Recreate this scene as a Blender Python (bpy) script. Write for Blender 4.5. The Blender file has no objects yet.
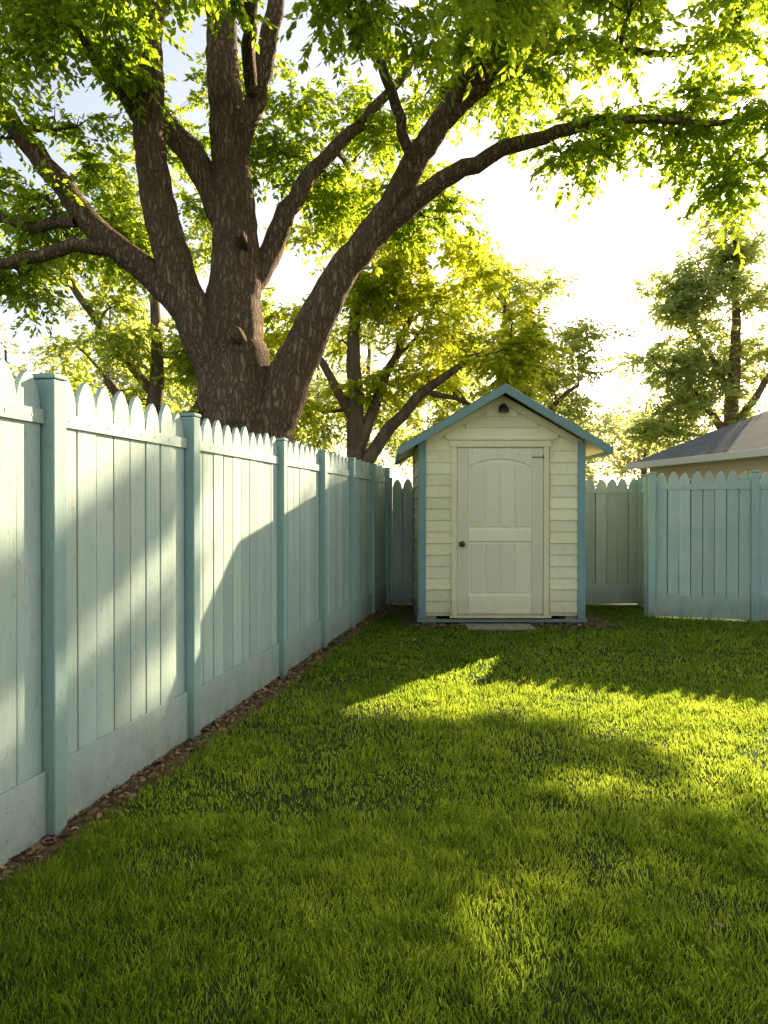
import bpy, math, random
import numpy as np
from mathutils import Matrix, Vector
random.seed(7)
R = np.random.default_rng(11)
scn = bpy.context.scene
SX, SY = 1.45, 2.05            # horizontal offset toward the sun per metre of height
SUN_EL = math.atan(1/math.hypot(SX, SY)); SUN_AZ = math.atan2(SX, SY)

# ------------------------------------------------------------------ helpers
def new_obj(name, me, parent=None):
    o = bpy.data.objects.new(name, me); scn.collection.objects.link(o)
    if parent is not None: o.parent = parent
    return o
def empty(name, M=None):
    o = bpy.data.objects.new(name, None); scn.collection.objects.link(o); o.empty_display_size = .3
    if M is not None: o.matrix_world = M
    return o
def np_mesh(name, V, loops, totals, mat, rnd=None, smooth=False, mats=None):
    me = bpy.data.meshes.new(name)
    V = np.asarray(V, np.float32); loops = np.asarray(loops, np.int32); totals = np.asarray(totals, np.int32)
    me.vertices.add(len(V)); me.vertices.foreach_set('co', V.ravel())
    me.loops.add(len(loops)); me.loops.foreach_set('vertex_index', loops)
    me.polygons.add(len(totals))
    st = np.concatenate([[0], np.cumsum(totals)[:-1]]).astype(np.int32)
    me.polygons.foreach_set('loop_start', st); me.polygons.foreach_set('loop_total', totals)
    me.polygons.foreach_set('use_smooth', np.full(len(totals), smooth, bool))
    if rnd is not None:
        a = me.attributes.new('rnd', 'FLOAT', 'FACE'); a.data.foreach_set('value', np.asarray(rnd, np.float32))
    me.update(calc_edges=True)
    me.materials.append(mat)
    return me

class MB:
    """small mesh builder: boxes and extruded outlines"""
    def __init__(s): s.v=[]; s.f=[]; s.r=[]; s.m=[]
    def add(s, verts, faces, r=None, m=0):
        b=len(s.v); s.v+= [tuple(p) for p in verts]
        r = random.random() if r is None else r
        for f in faces: s.f.append([b+i for i in f]); s.r.append(r); s.m.append(m)
    def box(s, x0,x1,y0,y1,z0,z1, r=None, m=0):
        s.add([(x0,y0,z0),(x1,y0,z0),(x1,y1,z0),(x0,y1,z0),(x0,y0,z1),(x1,y0,z1),(x1,y1,z1),(x0,y1,z1)],
              [(0,3,2,1),(4,5,6,7),(0,1,5,4),(1,2,6,5),(2,3,7,6),(3,0,4,7)], r, m)
    def ext(s, pts, y0, y1, r=None, m=0):
        n=len(pts); v=[(x,y0,z) for x,z in pts]+[(x,y1,z) for x,z in pts]
        f=[tuple(range(n)), tuple(range(2*n-1,n-1,-1))]
        f+=[(i, i+n, (i+1)%n+n, (i+1)%n) for i in range(n)]
        s.add(v,f,r,m)
    def obj(s, name, mats, parent=None, bevel=0, smooth=False):
        me=bpy.data.meshes.new(name); me.from_pydata(s.v,[],s.f)
        a=me.attributes.new('rnd','FLOAT','FACE'); a.data.foreach_set('value', np.array(s.r,np.float32))
        for mt in (mats if isinstance(mats,(list,tuple)) else [mats]): me.materials.append(mt)
        me.polygons.foreach_set('material_index', np.array(s.m,np.int32))
        if smooth: me.polygons.foreach_set('use_smooth', np.ones(len(s.f),bool))
        me.update(); o=new_obj(name,me,parent)
        if bevel:
            b=o.modifiers.new('bevel','BEVEL'); b.width=bevel; b.segments=2; b.limit_method='ANGLE'; b.angle_limit=math.radians(40)
        return o

# ------------------------------------------------------------------ materials
class NT:
    def __init__(s, name):
        s.mat=bpy.data.materials.new(name); s.mat.use_nodes=True; s.t=s.mat.node_tree; s.t.nodes.clear()
        s.out=s.n('ShaderNodeOutputMaterial')
    def n(s, typ, **kw):
        nd=s.t.nodes.new(typ)
        for k,v in kw.items(): setattr(nd,k,v)
        return nd
    def l(s,a,b): s.t.links.new(a,b)
    def coords(s, scale=(1,1,1), obj=True):
        tc=s.n('ShaderNodeTexCoord'); mp=s.n('ShaderNodeMapping'); mp.inputs['Scale'].default_value=scale
        s.l(tc.outputs['Object'],mp.inputs[0]); return mp.outputs[0]
    def noise(s, scale, detail=4, vec=None, rough=.55):
        nd=s.n('ShaderNodeTexNoise'); nd.inputs['Scale'].default_value=scale; nd.inputs['Detail'].default_value=detail; nd.inputs['Roughness'].default_value=rough
        if vec is not None: s.l(vec, nd.inputs['Vector'])
        return nd.outputs['Fac']
    def ramp(s, fac, stops):
        nd=s.n('ShaderNodeValToRGB'); e=nd.color_ramp.elements
        while len(e)<len(stops): e.new(.5)
        for el,(p,c) in zip(e,stops): el.position=p; el.color=(*c,1) if len(c)==3 else c
        s.l(fac, nd.inputs[0]); return nd.outputs[0]
    def mix(s, fac, a, b, mode='MIX'):
        nd=s.n('ShaderNodeMix', data_type='RGBA', blend_type=mode)
        for sock,val in ((nd.inputs[0],fac),(nd.inputs[6],a),(nd.inputs[7],b)):
            if hasattr(val,'links'): s.l(val,sock)
            elif isinstance(val,(int,float)): sock.default_value=val
            else: sock.default_value=(*val,1)
        return nd.outputs[2]
    def math(s, op, a, b=0.5):
        nd=s.n('ShaderNodeMath', operation=op)
        for i,val in enumerate((a,b)):
            if hasattr(val,'links'): s.l(val,nd.inputs[i])
            else: nd.inputs[i].default_value=val
        return nd.outputs[0]
    def attr(s): return s.n('ShaderNodeAttribute', attribute_name='rnd').outputs['Fac']
    def bump(s, h, strength=.3, dist=.01):
        nd=s.n('ShaderNodeBump'); nd.inputs['Strength'].default_value=strength; nd.inputs['Distance'].default_value=dist
        s.l(h, nd.inputs['Height']); return nd.outputs[0]
    def bsdf(s, col, rough=.6, normal=None, spec=.4, metal=0):
        b=s.n('ShaderNodeBsdfPrincipled'); b.inputs['Specular IOR Level'].default_value=spec; b.inputs['Metallic'].default_value=metal
        if hasattr(col,'links'): s.l(col,b.inputs['Base Color'])
        else: b.inputs['Base Color'].default_value=(*col,1)
        if hasattr(rough,'links'): s.l(rough,b.inputs['Roughness'])
        else: b.inputs['Roughness'].default_value=rough
        if normal is not None: s.l(normal,b.inputs['Normal'])
        s.l(b.outputs[0], s.out.inputs[0]); return s.mat

def leaf_mat(name, dark, mid, light, tdark, tlight, trans=.5):
    m=NT(name); a=m.attr()
    col=m.ramp(a,[(0,dark),(.5,mid),(1,light)])
    tcol=m.ramp(a,[(0,tdark),(1,tlight)])
    d=m.n('ShaderNodeBsdfDiffuse'); m.l(col,d.inputs['Color'])
    t=m.n('ShaderNodeBsdfTranslucent'); m.l(tcol,t.inputs[0])
    mx=m.n('ShaderNodeMixShader'); mx.inputs[0].default_value=trans
    m.l(d.outputs[0],mx.inputs[1]); m.l(t.outputs[0],mx.inputs[2]); m.l(mx.outputs[0],m.out.inputs[0])
    return m.mat

def paint_mat(name, base, light, dark, grime=(.12,.10,.06), bottom=True, grain=1.0, chipc=(.33,.30,.24), chipk=.35):
    m=NT(name); v=m.coords((1,1,1)); vs=m.coords((14,14,1.2)); a=m.attr()
    col=m.mix(m.math('MULTIPLY',m.noise(1,5,vs,.6),.9), dark, light)
    col=m.mix(.35, col, base)
    var=m.math('ADD',m.math('MULTIPLY',a,.24),.86)
    hsv=m.n('ShaderNodeHueSaturation'); m.l(col,hsv.inputs['Color']); m.l(var,hsv.inputs['Value']); col=hsv.outputs[0]
    chip=m.ramp(m.noise(38,6,m.coords((1,1,.45)),.7),[(.60,(0,0,0)),(.66,(1,1,1))])
    blot=m.ramp(m.noise(2.6,5,v),[(.48,(0,0,0)),(.72,(1,1,1))])
    col=m.mix(m.math('MULTIPLY',chip,chipk),col,chipc)
    col=m.mix(m.math('MULTIPLY',blot,.38),col,dark)
    if bottom:
        sep=m.n('ShaderNodeSeparateXYZ'); m.l(m.coords(),sep.inputs[0])
        mr=m.n('ShaderNodeMapRange'); mr.inputs[1].default_value=.34; mr.inputs[2].default_value=.0; m.l(sep.outputs[2],mr.inputs[0])
        g=m.math('MULTIPLY',mr.outputs[0],m.noise(9,5,v,.7))
        col=m.mix(g,col,grime)
    h=m.math('ADD',m.math('MULTIPLY',m.noise(1,6,m.coords((60,60,2.5)),.7),1.0),m.math('MULTIPLY',chip,-.6))
    return m.bsdf(col,.62,m.bump(h,.5*grain,.007),.3)

M_TEAL = paint_mat('teal_fence_paint',(.49,.59,.50),(.66,.71,.60),(.28,.42,.39))
M_POST = paint_mat('teal_post_paint',(.34,.49,.45),(.44,.58,.52),(.24,.38,.36))
M_TRIM = paint_mat('teal_trim_paint',(.25,.40,.38),(.32,.47,.44),(.18,.30,.30))
M_CREAM= paint_mat('cream_paint',(.96,.88,.55),(.97,.92,.63),(.84,.73,.43),grime=(.30,.24,.13),chipc=(.5,.40,.24))
M_DOOR = paint_mat('cream_door_paint',(.97,.90,.62),(.97,.92,.68),(.88,.79,.53),grime=(.38,.32,.20),grain=.6,chipc=(.5,.42,.28))

m=NT('bark')
v=m.coords((1,1,.13)); nz=m.n('ShaderNodeTexNoise'); nz.inputs['Scale'].default_value=4; nz.inputs['Detail'].default_value=6; nz.inputs['Roughness'].default_value=.65; m.l(m.coords((1,1,.5)),nz.inputs['Vector'])
mxv=m.mix(.22,v,nz.outputs['Color'],'ADD'); 
vo=m.n('ShaderNodeTexVoronoi', feature='DISTANCE_TO_EDGE'); vo.inputs['Scale'].default_value=24; m.l(mxv,vo.inputs['Vector'])
ridg=m.ramp(vo.outputs['Distance'],[(0,(0,0,0)),(.34,(1,1,1))]); fine=m.noise(50,6,m.coords((1,1,.4)),.75)
h=m.math('ADD',m.math('MULTIPLY',ridg,.8),m.math('MULTIPLY',fine,.7))
col=m.mix(m.math('MULTIPLY',ridg,m.math('ADD',fine,.35)),(.13,.08,.048),m.ramp(m.noise(6,5,v),[(.3,(.33,.215,.13)),(.7,(.54,.38,.24))]))
M_BARK=m.bsdf(col,.9,m.bump(h,1.0,.03),.15)

m=NT('distant_bark'); M_BARK2=m.bsdf(m.ramp(m.noise(9,4,m.coords((1,1,.3))),[(.3,(.10,.07,.05)),(.7,(.22,.16,.11))]),.9,None,.1)

L_BIG = leaf_mat('maple_leaf',(.045,.09,.012),(.07,.13,.015),(.11,.18,.02),(.30,.48,.015),(.70,.80,.06),.6)
L_YEL = leaf_mat('sunlit_leaf',(.09,.13,.012),(.14,.19,.018),(.20,.25,.02),(.55,.66,.03),(.88,.86,.07),.65)
L_GRN = leaf_mat('green_leaf',(.08,.13,.03),(.12,.18,.04),(.17,.23,.05),(.48,.60,.10),(.76,.80,.16),.64)
L_LOC = leaf_mat('hazy_locust_leaf',(.12,.16,.05),(.17,.21,.06),(.22,.26,.07),(.56,.66,.14),(.84,.84,.20),.66)  # yellowed and paled: backlight and haze put into the leaf colour
L_CTW = leaf_mat('hazy_cottonwood_leaf',(.14,.18,.08),(.18,.23,.10),(.24,.28,.12),(.52,.64,.20),(.78,.80,.28),.64)  # paler greens carry distance haze in the leaf colour
L_OAK = leaf_mat('oak_leaf',(.04,.08,.02),(.06,.10,.025),(.09,.13,.03),(.10,.2,.02),(.22,.3,.04),.35)
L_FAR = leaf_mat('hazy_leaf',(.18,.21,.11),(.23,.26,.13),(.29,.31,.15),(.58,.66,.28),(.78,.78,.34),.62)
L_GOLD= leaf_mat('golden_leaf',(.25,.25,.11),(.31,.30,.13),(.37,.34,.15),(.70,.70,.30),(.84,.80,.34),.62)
L_GRS = leaf_mat('grass_blade',(.028,.066,.010),(.048,.10,.013),(.10,.155,.022),(.20,.40,.018),(.78,.88,.09),.54)

m=NT('ground_soil_grass'); v=m.coords(); f=m.noise(26,6,v,.7)
col=m.mix(f,(.018,.032,.008),(.05,.08,.016)); col=m.mix(m.ramp(m.noise(1.3,4,v),[(.55,(0,0,0)),(.75,(.6,.6,.6))]),col,(.07,.06,.03))
M_GROUND=m.bsdf(col,.95,m.bump(f,.6,.03),.1)
m=NT('soil'); v=m.coords(); f=m.noise(40,8,v,.75)
M_SOIL=m.bsdf(m.mix(f,(.06,.038,.022),(.24,.165,.10)),.95,m.bump(f,.9,.02),.1)
m=NT('litter'); a=m.attr(); M_LITTER=m.bsdf(m.ramp(a,[(0,(.08,.045,.022)),(.5,(.22,.13,.06)),(1,(.38,.25,.13))]),.8,None,.2)
m=NT('concrete'); v=m.coords(); f=m.noise(18,8,v,.7)
M_CONC=m.bsdf(m.mix(f,(.24,.20,.16),(.42,.37,.30)),.9,m.bump(f,.4,.008),.2)
m=NT('shingles'); v=m.coords(); br=m.n('ShaderNodeTexBrick'); br.inputs['Scale'].default_value=1
br.inputs['Brick Width'].default_value=.3; br.inputs['Row Height'].default_value=.14; br.inputs['Mortar Size'].default_value=.006
br.inputs['Color1'].default_value=(.12,.12,.13,1); br.inputs['Color2'].default_value=(.20,.20,.21,1); br.inputs['Mortar'].default_value=(.05,.05,.05,1)
sp=m.n('ShaderNodeSeparateXYZ'); cb_=m.n('ShaderNodeCombineXYZ'); m.l(v,sp.inputs[0])
m.l(m.math('ADD',sp.outputs[0],sp.outputs[1]),cb_.inputs[0]); m.l(m.math('MULTIPLY',sp.outputs[2],1.9),cb_.inputs[1])
m.l(cb_.outputs[0],br.inputs['Vector']); M_SHING=m.bsdf(m.mix(m.math('MULTIPLY',m.noise(60,3,v),.6),br.outputs[0],(.21,.21,.21)),.9,m.bump(br.outputs[1],.4,.01),.2)
m=NT('house_siding'); wv=m.n('ShaderNodeTexWave', bands_direction='Z', wave_profile='SAW'); wv.inputs['Scale'].default_value=2.2; m.l(m.coords(),wv.inputs['Vector'])
M_HWALL=m.bsdf(m.mix(m.noise(3),(.82,.66,.48),(.88,.75,.58)),.7,m.bump(wv.outputs[1],.5,.02))
M_WHITE=NT('white_trim'); M_WHITE=M_WHITE.bsdf((.88,.85,.77),.5)
mm=NT('window_glass'); M_GLASS=mm.bsdf((.03,.04,.05),.08,None,.6)
mm=NT('bronze_metal'); M_METAL=mm.bsdf(mm.mix(mm.noise(60),(.07,.045,.025),(.16,.10,.05)),.4,None,.5,.9)
mm=NT('dark_iron'); M_IRON=mm.bsdf((.02,.018,.016),.5,None,.5,.5)

# ------------------------------------------------------------------ noise
def vnoise(x,y,s,seed=0):
    g=np.random.default_rng(seed).random((64,64)); x=x/s; y=y/s
    xi=np.floor(x).astype(int); yi=np.floor(y).astype(int); fx=x-xi; fy=y-yi
    fx=fx*fx*(3-2*fx); fy=fy*fy*(3-2*fy)
    G=lambda i,j: g[i%64,j%64]
    return (G(xi,yi)*(1-fx)+G(xi+1,yi)*fx)*(1-fy)+(G(xi,yi+1)*(1-fx)+G(xi+1,yi+1)*fx)*fy

# ------------------------------------------------------------------ ground
FX0, FK = -1.916, .1905      # side fence line  X = FX0 + FK*Y
mb=MB()
N=40; xs=np.linspace(-220,220,N+1)
vv=[(x,y+150,0) for y in xs for x in xs]
ff=[(j*(N+1)+i,j*(N+1)+i+1,(j+1)*(N+1)+i+1,(j+1)*(N+1)+i) for j in range(N) for i in range(N)]
mb.add(vv,ff); mb.obj('ground',M_GROUND)

mb=MB(); ys=np.arange(-.6,10.1,.07); w=.10+.06*vnoise(ys,ys*0,.35,3)+.03*vnoise(ys,ys*0,.1,4)
pts=[]; 
for y,ww in zip(ys,w): pts+= [(FX0+FK*y-.3,y,.004),(FX0+FK*y+ww*.6,y,.018),(FX0+FK*y+ww*1.2,y,.004)]
ff=[]
for i in range(len(ys)-1):
    for k in range(2): a=i*3+k; ff.append((a,a+1,a+4,a+3))
mb.add(pts,ff)
cx,cy=1.32,9.2; ang=np.linspace(0,2*math.pi,60,endpoint=False); ring=[]
for k,a in enumerate(ang):
    c,s=math.cos(a),math.sin(a); r=1/max(abs(c)/1.18,abs(s)/.98)*(.97+.12*random.random())
    r=min(r,1.5); ring.append((cx+c*r,cy+s*r,.006))
mb.add([(cx,cy,.02)]+ring,[(0,1+i,1+(i+1)%60) for i in range(60)])
mb.obj('soil_bed',M_SOIL)

# ------------------------------------------------------------------ grass
def grass(n, x0,x1,y0,y1, h, wd, seed):
    r=np.random.default_rng(seed); x=r.uniform(x0,x1,n); y=r.uniform(y0,y1,n)
    fx=FX0+FK*y; edge=.06+.08*vnoise(y,y*0,.35,3)+.06*r.random(n)**2
    k=(x>fx+edge)&(y<10.1)
    k&=~((x>.30-.12*r.random(n))&(x<2.33+.2*r.random(n))&(y>8.22-.12*r.random(n)))
    k&=~((y>9.15)&(x>3.3)); k&=~((x>3.2)&(y>9.0-.36*(x-3.2)))
    bare=vnoise(x,y,.4,9); k&=~((bare<.3)&(r.random(n)<.45))
    x=x[k];y=y[k];n=len(x)
    cl=vnoise(x,y,.09,21)*.65+vnoise(x,y,.45,22)*.5
    hh=h*(.3+1.0*cl**1.4)*(.65+.7*r.random(n)); a=r.uniform(0,2*math.pi,n)
    flow=vnoise(x,y,.15,31)*12.6
    la=flow+r.normal(0,1.3,n); lean=hh*(.25+1.0*r.random(n)**1.3)
    ww=wd*(.6+.8*r.random(n)); cxx,cyy=np.cos(a)*ww/2,np.sin(a)*ww/2
    lx,ly=np.cos(la)*lean,np.sin(la)*lean; z0=np.full(n,-.002)
    V=np.stack([np.stack([x-cxx,y-cyy,z0],1),np.stack([x+cxx,y+cyy,z0],1),
      np.stack([x+cxx*.8+lx*.35,y+cyy*.8+ly*.35,hh*.6],1),np.stack([x-cxx*.8+lx*.35,y-cyy*.8+ly*.35,hh*.6],1),
      np.stack([x+lx,y+ly,hh*(1-.22*(lean/hh)**2)],1)],1).reshape(-1,3)
    b=(np.arange(n)*5)[:,None]; L=(b+np.array([0,1,2,3,3,2,4])).ravel(); T=np.tile([4,3],n)
    c=np.clip(.45*vnoise(x,y,.7,41)+.4*r.random(n)+.35*vnoise(x,y,.12,42)-.05,0,1)
    return V,L,T,np.repeat(c,2)
parts=[grass(120000,-1.6,2.1,1.5,3.2,.046,.0032,1),grass(95000,-1.5,4.2,3.2,5.6,.040,.0050,2),
       grass(80000,-1.1,6.5,5.6,10.2,.036,.009,3),grass(9000,-2.1,3.5,-.5,1.5,.05,.008,4),grass(3000,-1.5,4,1.8,6,.068,.004,5)]
V=[];L=[];T=[];C=[];o=0
for a,b,c,d in parts: V.append(a);L.append(b+o);T.append(c);C.append(d);o+=len(a)
new_obj('lawn_grass',np_mesh('lawn_grass',np.concatenate(V),np.concatenate(L),np.concatenate(T),L_GRS,np.concatenate(C)))

# leaf litter
n=3400; r=np.random.default_rng(5); y=r.uniform(-.3,10,n); off=.02+np.abs(r.normal(0,.065,n)); x=FX0+FK*y+off
n2=900; x=np.concatenate([x,r.uniform(.2,2.6,n2)]); y=np.concatenate([y,8.36-np.abs(r.normal(0,.14,n2))])
n3=14; x=np.concatenate([x,r.uniform(-1,4,n3)]); y=np.concatenate([y,r.uniform(3.0,8,n3)]); z=np.concatenate([np.full(n+n2,.018),np.full(n3,.045)])
x=np.append(x,1.01); y=np.append(y,2.28); z=np.append(z,.05); n=len(x); z=z+r.random(n)*.012
a=r.uniform(0,6.28,n); s=.010+.020*r.random(n)**2; s[-n3-1:]=.015+.01*r.random(n3+1); s[-1]=.026
u=np.stack([np.cos(a),np.sin(a),r.normal(0,.25,n)],1)*s[:,None]; w=np.stack([-np.sin(a),np.cos(a),r.normal(0,.3,n)],1)*s[:,None]*.5
P=np.stack([x,y,z],1); V=np.stack([P-u,P+w+[0,0,.004],P+u,P-w],1).reshape(-1,3)
new_obj('leaf_litter',np_mesh('leaf_litter',V,np.arange(4*n),np.full(n,4),M_LITTER,r.random(n)))

# ------------------------------------------------------------------ fences
def fence(name, p0, p1, H, posts, pw=.152, kick=.28, end_posts=True, postH=.05, seed=0):
    random.seed(seed)
    d=Vector((p1[0]-p0[0],p1[1]-p0[1],0)); Lh=d.length; d.normalize(); yv=Vector((0,0,1)).cross(d)
    M=Matrix(((d.x,yv.x,0,p0[0]),(d.y,yv.y,0,p0[1]),(0,0,1,0),(0,0,0,1)))
    par=empty(name,M); bounds=sorted(posts)
    pk=MB(); rl=MB(); ps=MB(); bk=MB()
    segs=[(a,b) for a,b in zip(bounds[:-1],bounds[1:])]
    for a,b in segs:
        a2,b2=a+.045,b-.045; k=max(1,round((b2-a2)/pw)); w=(b2-a2)/k
        bk.box(a2,b2,.015,.021,.04,H-.14)
        for i in range(k):
            u=a2+(i+.5)*w; hw=w/2-.0025-random.random()*.002; h=H+random.uniform(-.018,.014); t=random.uniform(-.006,.006); dy=random.uniform(-.003,.003)
            pts=[(u-hw,.03),(u+hw,.03),(u+hw+t,h-.115),(u+hw*.78+t,h-.06),(u+hw*.38+t,h-.018),(u+t,h),(u-hw*.38+t,h-.018),(u-hw*.78+t,h-.06),(u-hw+t,h-.115)]
            pk.ext(pts,-.011+dy,.011+dy)
            for zz in (H-.178,.10,.20):
                rl.box(u-.006,u+.006,-.0255 if zz>1 else -.0275,-.0243 if zz>1 else -.0262,zz-.006,zz+.006,r=0.)
        rl.box(a2,b2,-.024,-.0165,H-.205,H-.15)
        rl.box(a2,b2,.022,.06,.35,.44); rl.box(a2,b2,.022,.06,H-.4,H-.31)
        rl.box(a2,b2,-.026,-.0165,.02,kick+random.uniform(-.01,.01))
    for q in bounds: 
        ps.box(q-.042,q+.042,-.062,.05,-.1,H+postH-.03)
        ps.box(q-.047,q+.047,-.067,.055,H+postH-.027,H+postH-.008)
    pk.obj('pickets',M_TEAL,par,.0025); bk.obj('backing_boards',M_POST,par); rl.obj('rails',M_TEAL,par,.001); ps.obj('posts',M_POST,par,.005)
    return par
def fp(y): return (FX0+FK*y,y)
k=math.hypot(FK,1)
fence('picket_fence',fp(0),fp(10.15),1.84,[yy*k for yy in (-2.6,-1.4,-.2,.9,1.9,3.02,4.26,5.81,6.97,8.1,9.2,10.12)],seed=1,postH=.0)
fence('picket_fence',(.05,10.2),(3.5,10.2),1.70,[.02,1.2,2.3,3.42],seed=2,pw=.14,postH=.01)
fence('picket_fence',(3.47,10.2),(3.17,9.05),1.70,[.07,1.13],seed=3,pw=.14,postH=.01)
dd=Vector((1.20,-.40)); dd.normalize()
fence('picket_fence',(3.17,9.05),(3.17+dd.x*5,9.05+dd.y*5),1.72,[.02,1.13,2.3,3.5,4.7,5.9,7.1],seed=4,pw=.125,postH=.01)

# ------------------------------------------------------------------ shed
random.seed(3)
shed=empty('garden_shed',Matrix.Translation((1.305,8.44,0)))
HW=.895; EZ=2.05; PZ=2.56; D=1.6; z0=.10
slope=(PZ-EZ)/HW
core=MB(); core.ext([(-HW,z0),(HW,z0),(HW,EZ),(0,PZ),(-HW,EZ)],0,D); core.obj('walls',M_CREAM,shed)
sd=MB(); pitch=.128; z=z0+.04
fr=.535     # door casing half width
def lap(x0,x1,z,z1,yoff=0):
    if x1-x0<.02: return
    j=random.uniform(-.003,.003)
    sd.add([(x0,-.024+j,z),(x1,-.024+j,z),(x1,-.004,z1),(x0,-.004,z1),(x0,-.001,z),(x1,-.001,z),(x1,-.001,z1),(x0,-.001,z1)],
           [(0,1,2,3),(0,4,5,1),(0,3,7,4),(1,5,6,2),(3,2,6,7)])
while z<PZ-.05:
    z1=min(z+pitch+.012,PZ-.01); zt=z1
    half=HW-.05 if zt<EZ else max(0,(PZ-zt)/slope-.01)
    half=min(half,HW-.05)
    if z<2.02:
        lap(-half,-fr,z,z1); lap(fr,half,z,z1)
    else: lap(-half,half,z,z1)
    z+=pitch
sd.obj('front_siding',M_CREAM,shed,.0015)
ss=MB(); z=z0+.04
while z<EZ-.03:
    z1=min(z+pitch+.012,EZ)
    for sgn in (-1,1):
        X0=sgn*HW; a=X0+sgn*.022; b=X0+sgn*.004
        v=[(a,.05,z),(a,D-.05,z),(b,D-.05,z1),(b,.05,z1),(X0,.05,z),(X0,D-.05,z)]
        f=[(0,1,2,3),(0,4,5,1)]; f=f if sgn>0 else [tuple(reversed(q)) for q in f]
        ss.add(v,f)
    z+=pitch
ss.obj('side_siding',M_CREAM,shed)
tr=MB()
for sgn in (-1,1):
    a,b=sorted((sgn*(HW-.055),sgn*(HW+.03))); tr.box(a,b,-.034,-.0015,z0-.03,EZ-.02)
    a,b=sorted((sgn*(HW+.002),sgn*(HW+.0295))); tr.box(a,b,-.0005,.09,z0-.03,EZ-.02); tr.box(a,b,D-.09,D,z0-.03,EZ-.02)
tr.box(-HW-.045,HW+.045,-.05,-.001,.035,z0-.033)
tr.box(-HW-.045,-HW+.05,0,D,.035,z0-.004); tr.box(HW-.05,HW+.045,0,D,.035,z0-.004)
tr.obj('corner_trim',M_TRIM,shed,.003)
# roof
FO=-.26; BO=D+.2; ex=1.135; ez=PZ+.07-slope*1.04*ex; pz=PZ+.085
rf=MB()
for sgn in (-1,1):
    e=sgn*ex; th=.035; P=[(0,FO,pz),(0,BO,pz),(e,BO,ez+.015),(e,FO,ez+.015)]
    v=P+[(x,y,zz-th) for x,y,zz in P]
    rf.add(v,[(0,1,2,3),(7,6,5,4),(0,3,7,4),(1,5,6,2),(2,6,7,3)])
rf.obj('roof',M_SHING,shed,.003)
fa=MB()
sl=(pz-(ez+.015))/ex
for sgn in (-1,1):
    def q(x,o): return (sgn*x, pz-sl*x-o)
    for ya,yb in ((FO-.022,FO-.002),(BO+.002,BO+.022)):
        pts=[q(0,.012),q(ex,.012),q(ex,.10),q(0,.108)]
        if sgn<0: pts=pts[::-1]
        fa.ext(pts,ya,yb)
    pts=[q(.02,.040),q(ex-.03,.040),q(ex-.03,.058),q(.02,.058)]; pts=pts if sgn>0 else pts[::-1]
    fa.ext(pts,FO,-.036,m=1)
    a,b=sorted((sgn*(ex+.001),sgn*(ex+.021))); zz=pz-sl*ex; fa.box(a,b,FO-.022,BO+.02,zz-.095,zz-.008)
    pts=[q(HW+.035,.040),q(ex,.040),q(ex,.055),q(HW+.035,.055)]; pts=pts if sgn>0 else pts[::-1]
    fa.ext(pts,-.034,BO,m=1)
fa.obj('fascia_and_soffit',[M_TRIM,M_CREAM],shed,.003)
fz=MB()
for sgn in (-1,1):
    pts=[(sgn*0,PZ-.02),(sgn*(HW-.06),EZ+.01),(sgn*(HW-.06),EZ-.06),(0,PZ-.10)]; pts=pts[::-1] if sgn<0 else pts
    fz.ext(pts,-.03,-.0255)
fz.obj('gable_frieze',M_CREAM,shed,.001)
# door casing
DX=-.02; dw=.475; zt=1.96; zb=.13
ca=MB()
ca.box(DX-dw-.065,DX-dw-.004,-.045,-.0015,zb-.02,zt+.012); ca.box(DX+dw+.004,DX+dw+.065,-.045,-.0015,zb-.02,zt+.012)
ca.box(DX-dw-.085,DX+dw+.085,-.050,-.0015,zt+.014,zt+.085); ca.box(DX-dw-.1,DX+dw+.1,-.066,-.0015,zt+.087,zt+.105)
ca.box(DX-dw-.085,DX+dw+.085,-.075,-.0015,zb-.045,zb-.022)
ca.obj('door_casing',M_CREAM,shed,.003)
dr=MB(); zt-=.003
dr.box(DX-dw,DX+dw,-.014,-.001,zb,zt)
y0,y1=-.034,-.0145; st=.125
dr.box(DX-dw,DX-dw+st,y0,y1,zb,zt); dr.box(DX+dw-st,DX+dw,y0,y1,zb,zt)
l,rr=DX-dw+st+.001,DX+dw-st-.001
dr.box(l,rr,y0,y1,zb,zb+.20); dr.box(l,rr,y0,y1,.93,1.06)
arc=[]; za=zt-.20; rise=.085
for i in range(17):
    t=i/16; x=l+(rr-l)*t; arc.append((x,za+rise*math.sin(math.pi*t)**.8 if 0<t<1 else za))
for i in range(16):
    (xa,zaa),(xb,zbb)=arc[i],arc[i+1]; dr.ext([(xa,zaa),(xb,zbb),(xb,zt),(xa,zt)],y0,y1,r=.5)
def planks(zlo,zhi,arch,n=4):
    w=(rr-l-.05)/n
    for i in range(n):
        xa=l+.025+i*w+.009; xb=xa+w-.018; t=((xa+xb)/2-l)/(rr-l)
        ztop=(zhi+rise*math.sin(math.pi*t)**.8) if arch else zhi
        dr.box(xa,xb,-.026,-.0145,zlo+.03,ztop-.03)
planks(1.06,za,True); planks(zb+.20,.93,False)
door=dr.obj('door',M_DOOR,shed,.004)
bpy.ops.mesh.primitive_uv_sphere_add(segments=20,ring_count=12,radius=.03,location=(DX-dw+.055,-.085,.90)); kn=bpy.context.object
kn.name='door_knob'; kn.parent=shed; kn.data.materials.append(M_METAL); kn.scale=(1,.75,1)
for p in kn.data.polygons: p.use_smooth=True
hw=MB()
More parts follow.
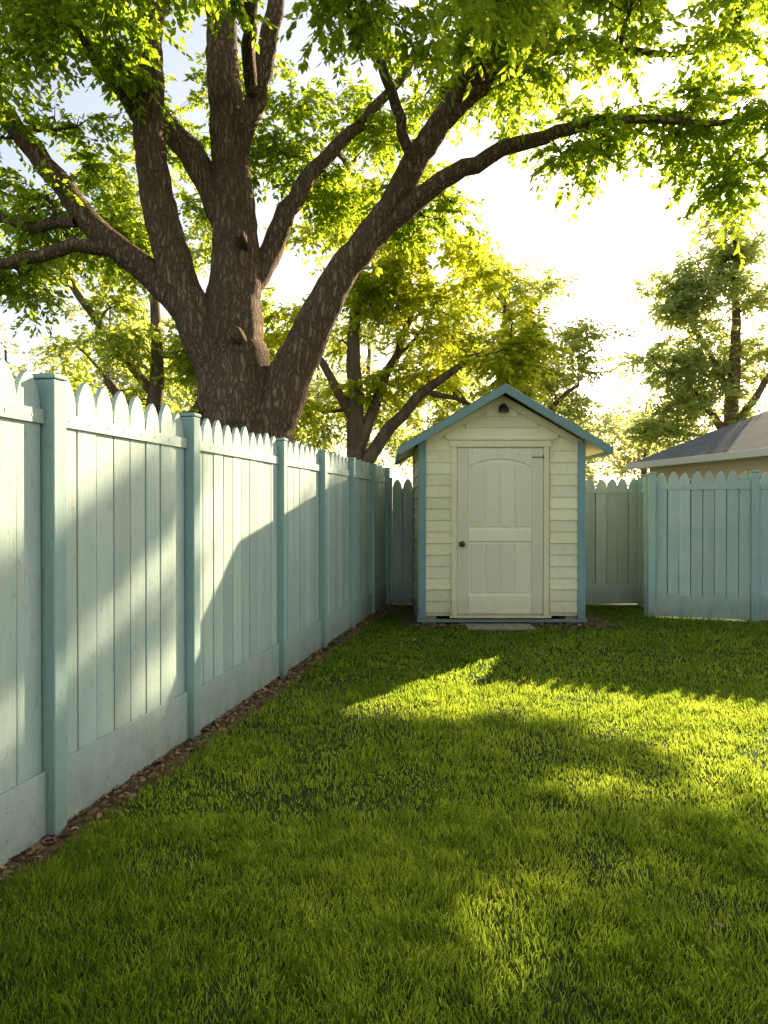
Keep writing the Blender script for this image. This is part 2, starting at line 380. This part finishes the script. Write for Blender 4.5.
def cyl(mb,c,r,h,axis,seg=16,m=0):
    v=[];c=Vector(c)
    for e in (-h/2,h/2):
        for i in range(seg):
            a=2*math.pi*i/seg; p=(math.cos(a)*r,math.sin(a)*r,e)
            p={'z':p,'y':(p[0],p[2],p[1]),'x':(p[2],p[0],p[1])}[axis]; v.append(c+Vector(p))
    mb.add(v,[tuple(range(seg)),tuple(range(2*seg-1,seg-1,-1))]+[(i,(i+1)%seg,(i+1)%seg+seg,i+seg) for i in range(seg)],m=m)
cyl(hw,(DX-dw+.055,-.040,.90),.034,.01,'y'); cyl(hw,(DX-dw+.055,-.056,.90),.011,.03,'y')
cyl(hw,(DX+dw+.002,-.042,1.86),.006,.05,'z'); hw.box(DX+dw-.12,DX+dw-.006,-.0375,-.0343,1.853,1.866)
hw.obj('door_hardware',M_METAL,shed)
lt=MB(); cyl(lt,(0,-.045,2.40),.04,.03,'y'); lt.box(-.012,.012,-.15,-.06,2.412,2.432)
v=[];seg=16
for r0,zz in ((.022,2.435),(.055,2.375),(.058,2.345)):
    for i in range(seg): a=6.2832*i/seg; v.append((math.cos(a)*r0,-.15+math.sin(a)*r0,zz))
lt.add(v,[tuple(range(seg))]+[(k*seg+i,k*seg+(i+1)%seg,(k+1)*seg+(i+1)%seg,(k+1)*seg+i) for k in range(2) for i in range(seg)]+[tuple(range(3*seg-1,2*seg-1,-1))])
lt.obj('gable_lamp',M_IRON,shed)
sk=MB()
for i in range(5): sk.box(-.88+i*.40,-.72+i*.40,.03,D-.05,0,z0-.005)
sk.obj('foundation_blocks',M_CONC,shed)
pv=MB(); pv.box(-.42,.30,-.42,-.10,0,.03); pv.obj('doorstep',M_CONC,shed,.01)

# ------------------------------------------------------------------ neighbour's house
th=math.radians(10.4); HL=6.2; HWd=7.
hs=empty('neighbour_house',Matrix.Translation((7.05+math.sin(th)*HL,20.2-math.cos(th)*HL,0))@Matrix.Rotation(th,4,'Z'))
b=MB(); b.box(0,HWd,0,HL,0,2.42); b.obj('walls',M_HWALL,hs)
b=MB(); o=.4; zE,zR=2.47,4.35
v=[(-o,-o,zE),(HWd+o,-o,zE),(HWd+o,HL+o,zE),(-o,HL+o,zE),(HWd/2,3.0,zR),(HWd/2,HL-3.0,zR)]
b.add(v,[(0,1,4),(1,2,5,4),(2,3,5),(3,0,4,5),(3,2,1,0)]); b.obj('hip_roof',M_SHING,hs)
b=MB(); b.box(-o-.05,HWd+o+.05,-o-.06,-o+.02,zE-.15,zE+.01); b.box(-o-.06,-o+.02,-o+.021,HL+o,zE-.15,zE+.01); b.box(-o+.021,-.001,-o+.021,HL+o,zE-.045,zE-.02); b.box(.0,HWd+o,-o+.021,-.001,zE-.045,zE-.02); b.obj('gutters_and_soffit',M_WHITE,hs,.01)
b=MB()
for yy in (1.2,3.9): b.box(-.04,-.002,yy-.06,yy+1.26,.9,2.0)
b.obj('window_frames',M_WHITE,hs,.005); b=MB()
for yy in (1.2,3.9): b.box(-.05,-.042,yy,yy+.57,.96,1.94); b.box(-.05,-.042,yy+.63,yy+1.2,.96,1.94)
b.obj('window_glass',M_GLASS,hs)
b=MB(); b.box(2,2.9,-.04,-.002,.1,2.1); b.obj('back_door',M_WHITE,hs,.005)

# ------------------------------------------------------------------ trees
# parts of the lawn / fence kept in sun (gaps cut into the crowns, traced along the sun direction)
LIT=[(1.3,5.4,2.3,.95),(2.45,4.05,1.3,1.15),(.90,3.45,.38,.2),(.32,2.3,.22,.36),(-.50,3.2,.55,.10),(.1,4.8,1.3,.22),(2.0,2.75,.65,.42),(-.5,1.95,.35,.09),(1.0,2.05,.3,.10),(.35,3.0,.3,.07),
     (1.35,1.85,.3,.14),(.8,2.62,.22,.08),(-.85,2.45,.3,.07),(.05,3.72,.45,.07),(-.2,2.65,.2,.08),
     (-3.7,.15,.65,.65),(-3.3,1.85,.9,.55),(-2.6,2.75,.5,.55),(-2.35,1.65,.45,.28),(-1.9,3.1,.3,.5),(-3.2,2.7,.6,.5)]
def lit_d(x,y):
    return min(math.hypot((x-a)/c,(y-b)/d) for a,b,c,d in LIT)
class Tree:
    def __init__(s, name, seed, gaps=False):
        s.name=name; s.r=np.random.default_rng(seed); s.V=[];s.L=[];s.T=[];s.o=0; s.sp=[]; s.sr=[]; s.spr=[]; s.gaps=gaps
    def tube(s, P, rad, sides=8, rough=0., rec=True):
        P=np.asarray(P,float); rad=np.asarray(rad,float); n=len(P)
        T=np.gradient(P,axis=0); T/=np.linalg.norm(T,axis=1)[:,None]+1e-9
        ref=np.array([0.,1.,0.]) if abs(T[0][1])<.9 else np.array([1.,0,0]); U=np.cross(T,ref); U/=np.linalg.norm(U,axis=1)[:,None]; W=np.cross(T,U)
        a=np.linspace(0,2*math.pi,sides,endpoint=False)
        rr=rad[:,None]*np.ones((1,sides))
        if rough:
            ph=s.r.uniform(0,6.28,4); t=np.arange(n)[:,None]
            rr=rr*(1+rough*(.5*np.sin(3*a+ph[0]+t*.25)+.35*np.sin(5*a+ph[1]-t*.33)+.4*np.sin(2*a+ph[2]+t*.17))+s.r.normal(0,rough*.16,(n,sides)))
        ring=P[:,None,:]+rr[:,:,None]*(np.cos(a)[None,:,None]*U[:,None,:]+np.sin(a)[None,:,None]*W[:,None,:])
        s.V.append(ring.reshape(-1,3))
        i=np.arange(n-1)[:,None]*sides; j=np.arange(sides)[None,:]; j2=(j+1)%sides
        q=np.stack([i+j,i+j2,i+sides+j2,i+sides+j],-1).reshape(-1,4)+s.o
        s.L.append(q.ravel()); s.T.append(np.full(len(q),4)); 
        cap=(np.arange(sides)+(n-1)*sides+s.o); s.L.append(cap); s.T.append(np.array([sides])); s.o+=n*sides
        if rec: s.sp.append(P); s.sr.append(rad)
    def limb(s, pts, sides=14, rough=.10, wob=.03, step=.12):
        A=np.array(pts,float); P,rd=A[:,:3],A[:,3]
        d=np.concatenate([[0],np.cumsum(np.linalg.norm(np.diff(P,axis=0),axis=1))]); n=max(5,int(d[-1]/step))
        t=np.linspace(0,d[-1],n*3)
        Q=np.stack([np.interp(t,d,P[:,k]) for k in range(3)],1); q=np.interp(t,d,rd)
        kk=max(3,int(.35/ (d[-1]/len(t)))|1); ker=np.hanning(kk+2)[1:-1]; ker/=ker.sum()
        pad=lambda x: np.concatenate([2*x[:1]-x[1:kk//2+1][::-1],x,2*x[-1:]-x[-kk//2:-1][::-1]])
        Qs=np.stack([np.convolve(pad(Q[:,k]),ker,'same')[kk//2:kk//2+len(t)] for k in range(3)],1)
        Qs[0]=Q[0]; Q=Qs[::3]; q=q[::3]; m=len(Q)
        w=np.cumsum(s.r.normal(0,wob*.35,(m,3)),axis=0); w-=np.linspace(0,1,m)[:,None]*w[-1]; Q=Q+w*np.minimum(1,np.arange(m)/3)[:,None]
        s.tube(Q,q,sides,rough)
    def nearest(s,c):
        P=np.concatenate(s.sp); r=np.concatenate(s.sr); d=np.linalg.norm(P-c,axis=1)+.6*np.maximum(0,P[:,2]-c[2]+.2)
        i=int(np.argmin(d)); return P[i],r[i]
    def cluster(s, c, rad, twigs, spt, L, droop=.35, maxr=.045):
        c=np.array(c,float)
        if s.gaps and lit_d(c[0]-SX*c[2],c[1]-SY*c[2])<.85: return
        p,r0=s.nearest(c); D=c-p; ln=np.linalg.norm(D)+1e-6
        n=max(4,int(ln/.25)+2); t=np.linspace(0,1,n)[:,None]
        bow=s.r.normal(0,.10*ln,3)+np.array([0,0,.14*ln]); B=p+D*t+bow*np.sin(math.pi*t)+s.r.normal(0,.012*ln,(n,3))*np.sin(math.pi*t)
        ra=min(maxr*(.5+ln*.3),r0*.65); s.tube(B,np.linspace(ra,max(.004,ra*.3),n),5)
        for k in range(twigs):
            d=s.r.normal(0,1,3); d/=np.linalg.norm(d); e=c+d*np.array(rad)*s.r.random()**.45
            if s.gaps and lit_d(e[0]-SX*e[2],e[1]-SY*e[2])<.9: continue
            b=B[int(n*s.r.uniform(.5,.99))]; m_=(b+e)/2+s.r.normal(0,.06,3)*L*2+np.array([0,0,.05]); tw=np.array([b,(b+m_)/2,m_,(m_+e)/2-[0,0,-.01],e])
            s.tube(tw,np.linspace(max(.003,ra*.28),.003,5),3,rec=False)
            for j in range(spt):
                t_=s.r.uniform(.3,1); i=t_*4; i0=min(3,int(i)); o=tw[i0]*(1-(i-i0))+tw[i0+1]*(i-i0)
                dd=(e-b)/(np.linalg.norm(e-b)+1e-6)*.6+s.r.normal(0,.6,3)*np.array([1,1,.5]); dd[2]-=droop*.3; dd/=np.linalg.norm(dd)
                s.spr.append(np.concatenate([o,dd,[L*s.r.uniform(.6,1.3)]]))
    def build(s, leafmat, bark, leaf_len, per=13, droop=.5, keep=None, cbias=0, parent_name=None):
        par=empty(s.name)
        new_obj('trunk_and_branches',np_mesh('trunk',np.concatenate(s.V),np.concatenate(s.L),np.concatenate(s.T),bark,smooth=True),par)
        S=np.array(s.spr); m=len(S); r=s.r; t=np.tile(np.linspace(.08,1,per),m); S=np.repeat(S,per,axis=0); n=len(S)
        o,d,Ls=S[:,:3],S[:,3:6],S[:,6]
        P=o+d*(t*Ls)[:,None]; P[:,2]-=droop*Ls*t**2*.6; P+=r.normal(0,.01,(n,3))*leaf_len*8
        side=np.where(np.arange(n)%2==0,1.,-1.)
        up=np.array([0,0,1.]); sv=np.cross(d,up); sv/=np.linalg.norm(sv,axis=1)[:,None]+1e-6
        ld=d*.6+sv*(side*(1-.8*(t>.97)))[:,None]*.9+r.normal(0,.35,(n,3)); ld[:,2]-=droop*.8+.25*r.random(n); ld/=np.linalg.norm(ld,axis=1)[:,None]
        if keep is not None:
            k=keep(P,r); P=P[k];ld=ld[k];t=t[k];n=len(P)
        nn=np.cross(ld,r.normal(0,1,(n,3))+np.cross(ld,up)*1.5); nn/=np.linalg.norm(nn,axis=1)[:,None]+1e-9
        wv=np.cross(ld,nn); l=leaf_len*r.uniform(.6,1.25,n)[:,None]; w=l*.27
        V=np.stack([P,P+ld*l*.42+wv*w+nn*w*.3,P+ld*l+nn*l*.06*r.normal(0,1,(n,1)),P+ld*l*.42-wv*w+nn*w*.3],1).reshape(-1,3)
        b=(np.arange(n)*4)[:,None]; Lp=(b+np.array([0,1,2,0,2,3])).ravel()
        c=np.clip(r.random(n)*.55+.45*vnoise(P[:,0]+P[:,1]*.7,P[:,2],.7,77)+cbias,0,1)
        new_obj('leaves',np_mesh('leaves',V,Lp,np.full(2*n,3),leafmat,np.repeat(c,2)),par)
        return par

def keep_light(P,r):
    tx=P[:,0]-SX*P[:,2]; ty=P[:,1]-SY*P[:,2]; k=np.ones(len(P),bool)
    wob=.5*(vnoise(tx,ty,.3,55)-.5)+.5*(vnoise(tx,ty,.12,56)-.5)
    for cx,cy,rx,ry in LIT:
        d=np.sqrt(((tx-cx)/rx)**2+((ty-cy)/ry)**2)+wob; k&=~((d<1)&(r.random(len(P))<.985))
    return k
def keep_view(P,r):
    """the crown stays on its own side of the garden"""
    return keep_light(P,r)&(P[:,0]>.515*P[:,1]+.3*(vnoise(P[:,1],P[:,2],.4,8)-.5))

# the big maple behind the fence
t=Tree('maple_tree',21); Y=7.6
def LP(lst,y0=Y): return [(x,y0+dy,z,r) for x,z,dy,r in lst]
t.limb(LP([(-1.5,-.1,0,.66),(-1.5,.5,0,.54),(-1.49,1.2,0,.46),(-1.49,1.9,0,.42),(-1.5,2.5,0,.38),(-1.53,3.0,0,.31),(-1.55,3.7,.05,.25),(-1.56,4.6,.1,.205),(-1.55,5.5,.15,.17),(-1.62,6.5,.3,.14),(-1.6,8.0,.4,.07)]),28,.08,.03,.07)
t.limb(LP([(-1.42,1.2,-.02,.25),(-1.18,1.95,-.05,.26),(-.97,2.5,-.08,.215),(-.70,3.05,-.1,.185),(-.34,3.6,-.15,.16),(.04,4.05,-.2,.14),(.33,4.55,-.3,.12),(.80,5.2,-.4,.10),(1.25,5.8,-.5,.085),(1.7,6.6,-.6,.06),(2.0,7.4,-.6,.03)]),20,.08,.02,.08)
t.limb(LP([(-.20,3.80,-.17,.08),(.05,4.05,-.2,.105),(.42,4.3,-.3,.092),(1.0,4.65,-.4,.075),(1.6,4.85,-.5,.06),(2.25,4.88,-.6,.045),(3.0,4.75,-.7,.028),(3.6,4.85,-.8,.012)]),12,.07,.04)
t.limb(LP([(.60,4.93,-.36,.045),(.85,5.18,-.42,.062),(1.2,5.4,-.6,.058),(1.75,5.5,-.7,.048),(2.4,5.35,-.8,.03),(3.0,5.4,-.8,.012)]),10,.06,.03)
t.limb(LP([(-1.6,2.5,0,.24),(-1.8,2.9,0,.21),(-2.07,3.5,-.05,.18),(-2.25,4.2,-.1,.16),(-2.33,5.0,-.15,.14),(-2.28,5.8,-.2,.12),(-2.13,6.7,-.2,.09),(-2.0,7.8,-.2,.04)]),18,.08,.03,.08)
t.limb(LP([(-1.9,3.15,-.02,.13),(-2.35,3.66,-.1,.14),(-2.9,4.0,-.15,.12),(-3.35,4.55,-.2,.10),(-3.8,5.15,-.3,.08),(-4.4,5.8,-.4,.05),(-5.1,6.2,-.5,.02)]),14,.08,.05)
t.limb(LP([(-2.6,3.85,-.1,.07),(-3.1,3.77,-.2,.07),(-3.6,3.6,-.3,.055),(-4.3,3.5,-.4,.035),(-5,3.6,-.4,.015)]),10,.07,.05)
t.limb(LP([(-3.0,4.1,-.15,.06),(-3.45,4.15,.1,.055),(-4.2,4.35,.3,.035),(-4.9,4.6,.4,.015)]),10,.07,.06)
t.limb(LP([(-1.56,4.1,.06,.14),(-1.85,4.85,.2,.135),(-2.2,5.35,.3,.115),(-2.75,5.95,.5,.09),(-3.3,6.5,.6,.06),(-3.9,7.1,.7,.03)]),14,.08,.05)
t.limb(LP([(-1.45,3.4,.05,.13),(-1.17,4.0,.15,.12),(-.95,4.5,.25,.10),(-.7,4.9,.35,.08),(-.3,5.35,.5,.06),(.15,6.0,.6,.045),(.6,6.8,.7,.02)]),12,.08,.05)
t.limb(LP([(-1.54,4.7,.1,.12),(-1.3,5.4,-.1,.11),(-1.1,6.0,-.3,.085),(-.85,6.9,-.4,.05)]),12,.08,.05)
t.limb(LP([(-2.33,5.0,-.15,.07),(-2.65,5.4,-.5,.065),(-2.9,5.9,-1.0,.05),(-3.2,6.3,-1.6,.03)]),10,.08,.05)
t.limb(LP([(.32,4.5,-.3,.05),(.1,5.0,-.6,.05),(-.1,5.3,-1.0,.038),(-.3,5.5,-1.6,.02)]),10,.08,.05)
t.limb(LP([(-1.3,5.4,-.1,.07),(-1.2,5.9,-1.0,.06),(-1.4,6.1,-2.0,.04),(-1.5,6.0,-3,.02)]),10,.08,.05)
for (x,z,rr_) in ((-1.42,2.95,.07),(-1.38,3.9,.05),(-2.2,4.5,.04)):
    t.tube([(x,7.5,z),(x,7.30,z+.02),(x+.01,7.25,z+.03)],[rr_*1.5,rr_*1.1,rr_*.55],12,.12,rec=False)
regs=[ # centre, radii, n clusters
 ((2.1,6.9,5.05),(1.1,.9,.4),8),((3.3,7.0,4.95),(1.0,.9,.45),7),((1.95,6.9,4.3),(.35,.4,.4),2),((3.3,6.7,4.3),(.35,.4,.35),2),((3.9,6.9,4.9),(.6,.6,.4),2),
 ((2.6,6.6,5.7),(1.3,.9,.45),9),((1.1,6.6,5.6),(1.0,.9,.45),8),((.0,5.6,5.05),(.9,.9,.35),5),((.6,4.6,4.7),(1.0,.8,.3),4),
 ((-.4,8.6,5.2),(.9,.8,.6),9),((.4,8.6,4.5),(.6,.6,.5),5),((-1.4,6.0,5.6),(1.0,1.0,.35),5),((-2.4,6.2,5.4),(.9,1.0,.35),5),((-3.2,7.2,5.4),(.9,.9,.5),7),((-2.9,6.6,5.9),(1.2,.8,.4),6),
 ((-3.9,7.9,4.6),(.7,.8,.5),6),((-4.2,7.9,3.8),(.8,.8,.5),6),((-3.0,8.8,4.6),(.9,.8,.6),9),((-2.1,8.8,5.6),(1.3,.8,.8),10),((-.8,8.8,6.2),(1.4,.9,.8),9),
 ((1.2,8.4,6.2),(1.5,1,.7),9),((0,7.4,6.8),(3.5,1.8,.6),9),((-3.4,7,6.6),(1.5,1.5,.6),6),((3.4,7.0,6.2),(1.4,1.4,.5),5)]
for c,rd,n in regs:
    for i in range(n):
        d=t.r.normal(0,1,3); d/=np.linalg.norm(d); p=np.array(c)+d*np.array(rd)*t.r.random()**.4
        t.cluster(p,(.46,.46,.24),8,4,.30)
t.build(L_BIG,M_BARK,.088,per=14)

def bg_tree(name, base, trunk, crowns, leafmat, leaf_len, seed, L=.45, crad=.6, twigs=7, spt=4, per=11, tr=.18, keep=None, droop=.5, cb=0):
    t=Tree(name,seed,keep is not None); bx,by=base
    t.limb([(bx+x,by+y,z,r) for x,y,z,r in trunk[0]],10,.06,.05,.3)
    for lb in trunk[1:]: t.limb([(bx+x,by+y,z,r) for x,y,z,r in lb],7,.05,.08,.3)
    for c,rd,n in crowns:
        for i in range(n):
            d=t.r.normal(0,1,3); d/=np.linalg.norm(d); p=np.array(c)+d*np.array(rd)*t.r.random()**.35
            t.cluster(p,(crad,crad,crad*.55),twigs,spt,L,maxr=.05)
    return t.build(leafmat,M_BARK2,leaf_len,per=per,keep=keep,droop=droop,cbias=cb)

bg_tree('elm_tree',(-.45,14),[[(0,0,-.1,.24),(0,0,1.5,.2),(-.05,0,2.8,.17),(-.1,0,4.2,.12),(0,0,6.2,.05)],
  [(0,0,1.9,.14),(.5,-.1,2.7,.12),(1.2,-.2,3.4,.09),(2.0,-.3,4.0,.06),(2.9,-.3,4.2,.03)],
  [(0,0,2.4,.12),(.4,.2,3.6,.09),(.9,.3,4.8,.06),(1.3,.3,6,.03)],[(-.05,0,2.8,.11),(-.6,.1,3.8,.08),(-1.2,.2,4.8,.05)],
  [(1.2,-.2,3.4,.06),(1.9,.3,3.3,.045),(2.6,.5,3.0,.02)]],
  [((-.7,14,5.6),(1.5,.7,.9),15),((1.0,13.8,5.2),(1.4,.7,1.0),17),((1.9,13.6,4.2),(1.0,.6,.6),9),((.2,14,6.8),(1.6,.7,.7),10),((-1.6,14.3,4.6),(1.0,.7,.6),6),((2.4,14,3.4),(.6,.6,.4),4),((-1.0,14.3,3.4),(.8,.6,.5),5),((.6,14.3,3.9),(.8,.6,.4),5)],
  L_YEL,.13,31,L=.42,crad=.5,keep=keep_light,cb=.15,per=11)
bg_tree('locust_tree',(2.9,18.5),[[(0,0,-.1,.22),(0,0,2.5,.18),(-.1,0,4.5,.12),(.1,0,7,.04)],[(0,0,2.2,.12),(1,0,3.6,.08),(2.0,0,4.4,.03)],[(0,0,2.6,.12),(-1,0,4,.08),(-1.7,0,5,.03)]],
  [((3.0,18.5,6.2),(1.5,.6,1.2),15),((4.3,18.5,4.9),(1.0,.6,.9),12),((2.0,18.5,4.8),(1.2,.6,.9),10),((3.4,18.5,3.4),(2.0,.6,.6),14),((.5,18.8,3.6),(1.5,.6,1.0),11)],
  L_LOC,.13,32,L=.5,crad=.55,keep=keep_light,droop=.2,cb=.15,per=13)
bg_tree('ash_tree',(-4.6,15),[[(0,0,-.1,.25),(0,0,2.5,.2),(.1,0,4.5,.12),(0,0,7,.04)],[(0,0,2.2,.12),(1.1,0,3.6,.08),(2.0,0,4.6,.03)],[(0,0,2.6,.12),(-1,0,4,.08)],[(0,0,3.6,.1),(-1.5,0,5.5,.07),(-2.4,0,7,.03)]],
  [((-4.4,15,4.6),(1.5,.8,1.3),15),((-3.0,15,4.6),(1.3,.8,1.0),13),((-2.4,15.5,3.2),(1.5,.8,.7),13),((-5.0,15.5,3.2),(1.6,.8,.6),12),((-6.6,15.5,3.8),(1.0,.8,.9),10),((-5.6,15,6.4),(1.6,.8,1.0),10),((-4.0,15,7.2),(1.6,.8,1.0),9)],
  L_GRN,.14,33,L=.45,crad=.6,cb=.1,per=12)
bg_tree('cottonwood_tree',(12.4,27),[[(0,0,-.1,.35),(0,0,4,.28),(.1,0,8,.15),(0,0,12,.04)],[(0,0,3.5,.16),(-1.6,0,5.5,.1),(-3,0,6.6,.04)],[(0,0,5,.14),(-1.3,0,7.5,.09),(-2.2,0,9,.04)],[(0,0,4,.16),(1.6,0,6.5,.1)]],
  [((12.4,27,10.8),(1.0,.6,1.6),14),((11.2,27,8.4),(2.3,.7,1.4),23),((10.4,27,6.2),(2.4,.7,1.2),21),((13.8,27,7.6),(1.8,.7,2.0),15),((10.8,27,4.4),(2.8,.7,.9),17)],
  L_CTW,.19,34,L=.75,crad=.75,keep=keep_light,droop=.1,cb=.15,per=13)
# unseen trees right of the view, crowns shaped to shade lawn and side fence
tg=[(-.6,3.9,.5,.22,9),(.3,3.95,.9,.3,18),(1.2,4.1,.5,.25,8),(-.9,3.1,.5,.4,9),(.0,2.9,.9,.35,16),(-.5,2.2,.7,.5,13),(1.0,2.5,.45,.25,7),(.9,1.8,.7,.35,9),(-.8,1.4,.8,.5,10),(.3,1.2,1.0,.5,9),
    (-1.55,3.5,.3,.4,5),(-1.9,1.0,.4,.4,5),(-1.6,1.9,.3,.6,7),(-2.8,1.10,.5,.10,7),(-2.0,2.3,.4,.13,6),(-2.4,1.0,.3,.3,4)]
lo_cl=[]; hi_cl=[]; rr2=np.random.default_rng(9)
for tx,ty,rx,ry,n in tg:
    for i in range(n):
        a=rr2.uniform(0,6.28); q=rr2.random()**.5; X=tx+math.cos(a)*q*rx; Yy=ty+math.sin(a)*q*ry
        hm=max(5.0,(.515*Yy-X+.35)/(SX-.515*SY)); h=hm+rr2.uniform(0,2.0)
        (lo_cl if h<8.3 else hi_cl).append(((X+SX*h,Yy+SY*h,h),(.04,.04,.04),1))
bg_tree('oak_tree',(9.7,12.0),[[(0,0,-.1,.3),(0,0,2.5,.24),(.0,.0,4.6,.18),(.0,1.2,5.7,.13),(.3,3.2,6.8,.05)],[(0,0,4.4,.12),(-.6,.8,5.3,.08),(-.6,1.8,6.0,.04)],[(0,.0,4.4,.12),(1.2,1.5,5.8,.08),(1.8,2.9,6.8,.04)],[(0,0,3.6,.1),(1.0,-1.2,4.8,.06)]],
  lo_cl,L_OAK,.14,35,L=.34,crad=.36,twigs=8,spt=3,per=10,keep=keep_view)
bg_tree('oak_tree',(16.2,22.2),[[(0,0,-.1,.45),(0,0,4,.36),(0,0,8,.26),(-.2,0,10,.2),(-.4,0,12.5,.06)],[(-.1,0,9.6,.16),(-2,-.6,10.0,.11),(-4.2,-1.0,10.3,.04)],[(0,0,9,.14),(1.4,0,11,.08)],[(-.1,0,9.8,.14),(-2.4,.4,10.6,.08),(-4.2,1.2,11.2,.03)]],
  hi_cl+[((16.4,22.2,11.5),(1.4,1.0,1.2),14)],L_OAK,.17,36,L=.38,crad=.38,twigs=8,spt=3,per=10,keep=keep_view)

def mass(name, spec, mat, ll, seed, L=1.0, crad=1.1):
    t=Tree(name,seed)
    for (x,y,h,w) in spec:
        t.limb([(x,y,-.1,.22),(x,y,h*.4,.16),(x+.2,y,h*.9,.04)],6,.05,.1,.6)
        for i in range(int(9+w*4)):
            d=t.r.normal(0,1,3); d/=np.linalg.norm(d); p=np.array([x,y,h*.58])+d*np.array([w,w*.6,h*.40])*t.r.random()**.4; p[2]=max(p[2],1.0)
            t.cluster(p,(crad,crad,crad*.7),5,4,L,maxr=.06)
    return t.build(mat,M_BARK2,ll,per=9,droop=.3,cbias=.1)
r=np.random.default_rng(2)
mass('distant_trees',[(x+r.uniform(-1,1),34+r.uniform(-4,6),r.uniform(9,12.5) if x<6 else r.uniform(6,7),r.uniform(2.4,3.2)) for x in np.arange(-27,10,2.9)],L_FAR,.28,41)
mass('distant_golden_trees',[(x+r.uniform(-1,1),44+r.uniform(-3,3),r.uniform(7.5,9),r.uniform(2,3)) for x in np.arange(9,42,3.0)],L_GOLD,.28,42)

# ------------------------------------------------------------------ light, sky, camera
w=bpy.data.worlds.new('World'); scn.world=w; w.use_nodes=True; nt=w.node_tree; nt.nodes.clear()
sky=nt.nodes.new('ShaderNodeTexSky'); sky.sky_type='NISHITA'; sky.sun_disc=False; sky.sun_elevation=SUN_EL; sky.sun_rotation=SUN_AZ
sky.air_density=1.0; sky.dust_density=1.8; sky.ozone_density=1.0; sky.altitude=50
hs_=nt.nodes.new('ShaderNodeHueSaturation'); hs_.inputs['Saturation'].default_value=.66
tint=nt.nodes.new('ShaderNodeMix'); tint.data_type='RGBA'; tint.blend_type='MULTIPLY'; tint.inputs[0].default_value=1; tint.inputs[7].default_value=(1.06,1.0,.93,1)
bg=nt.nodes.new('ShaderNodeBackground'); bg.inputs[1].default_value=.27; ow=nt.nodes.new('ShaderNodeOutputWorld')
nt.links.new(sky.outputs[0],hs_.inputs['Color']); nt.links.new(hs_.outputs[0],tint.inputs[6]); nt.links.new(tint.outputs[2],bg.inputs[0]); nt.links.new(bg.outputs[0],ow.inputs[0])
sl_=bpy.data.lights.new('sun','SUN'); sl_.energy=15; sl_.angle=math.radians(.45); sl_.color=(1,.83,.56)
so=bpy.data.objects.new('sun',sl_); scn.collection.objects.link(so)
so.rotation_euler=Vector((SX,SY,1)).to_track_quat('Z','Y').to_euler(); so.location=(10,14,12)
cam=bpy.data.cameras.new('camera'); co=bpy.data.objects.new('camera',cam); scn.collection.objects.link(co)
co.location=(0,0,1.31); co.rotation_euler=(math.radians(90-.38),0,0)
cam.sensor_fit='VERTICAL'; cam.sensor_height=36; cam.lens=760/1024*36; cam.clip_end=2000; cam.clip_start=.05
scn.camera=co
scn.view_settings.view_transform='Standard'; scn.view_settings.look='None'; scn.view_settings.exposure=0
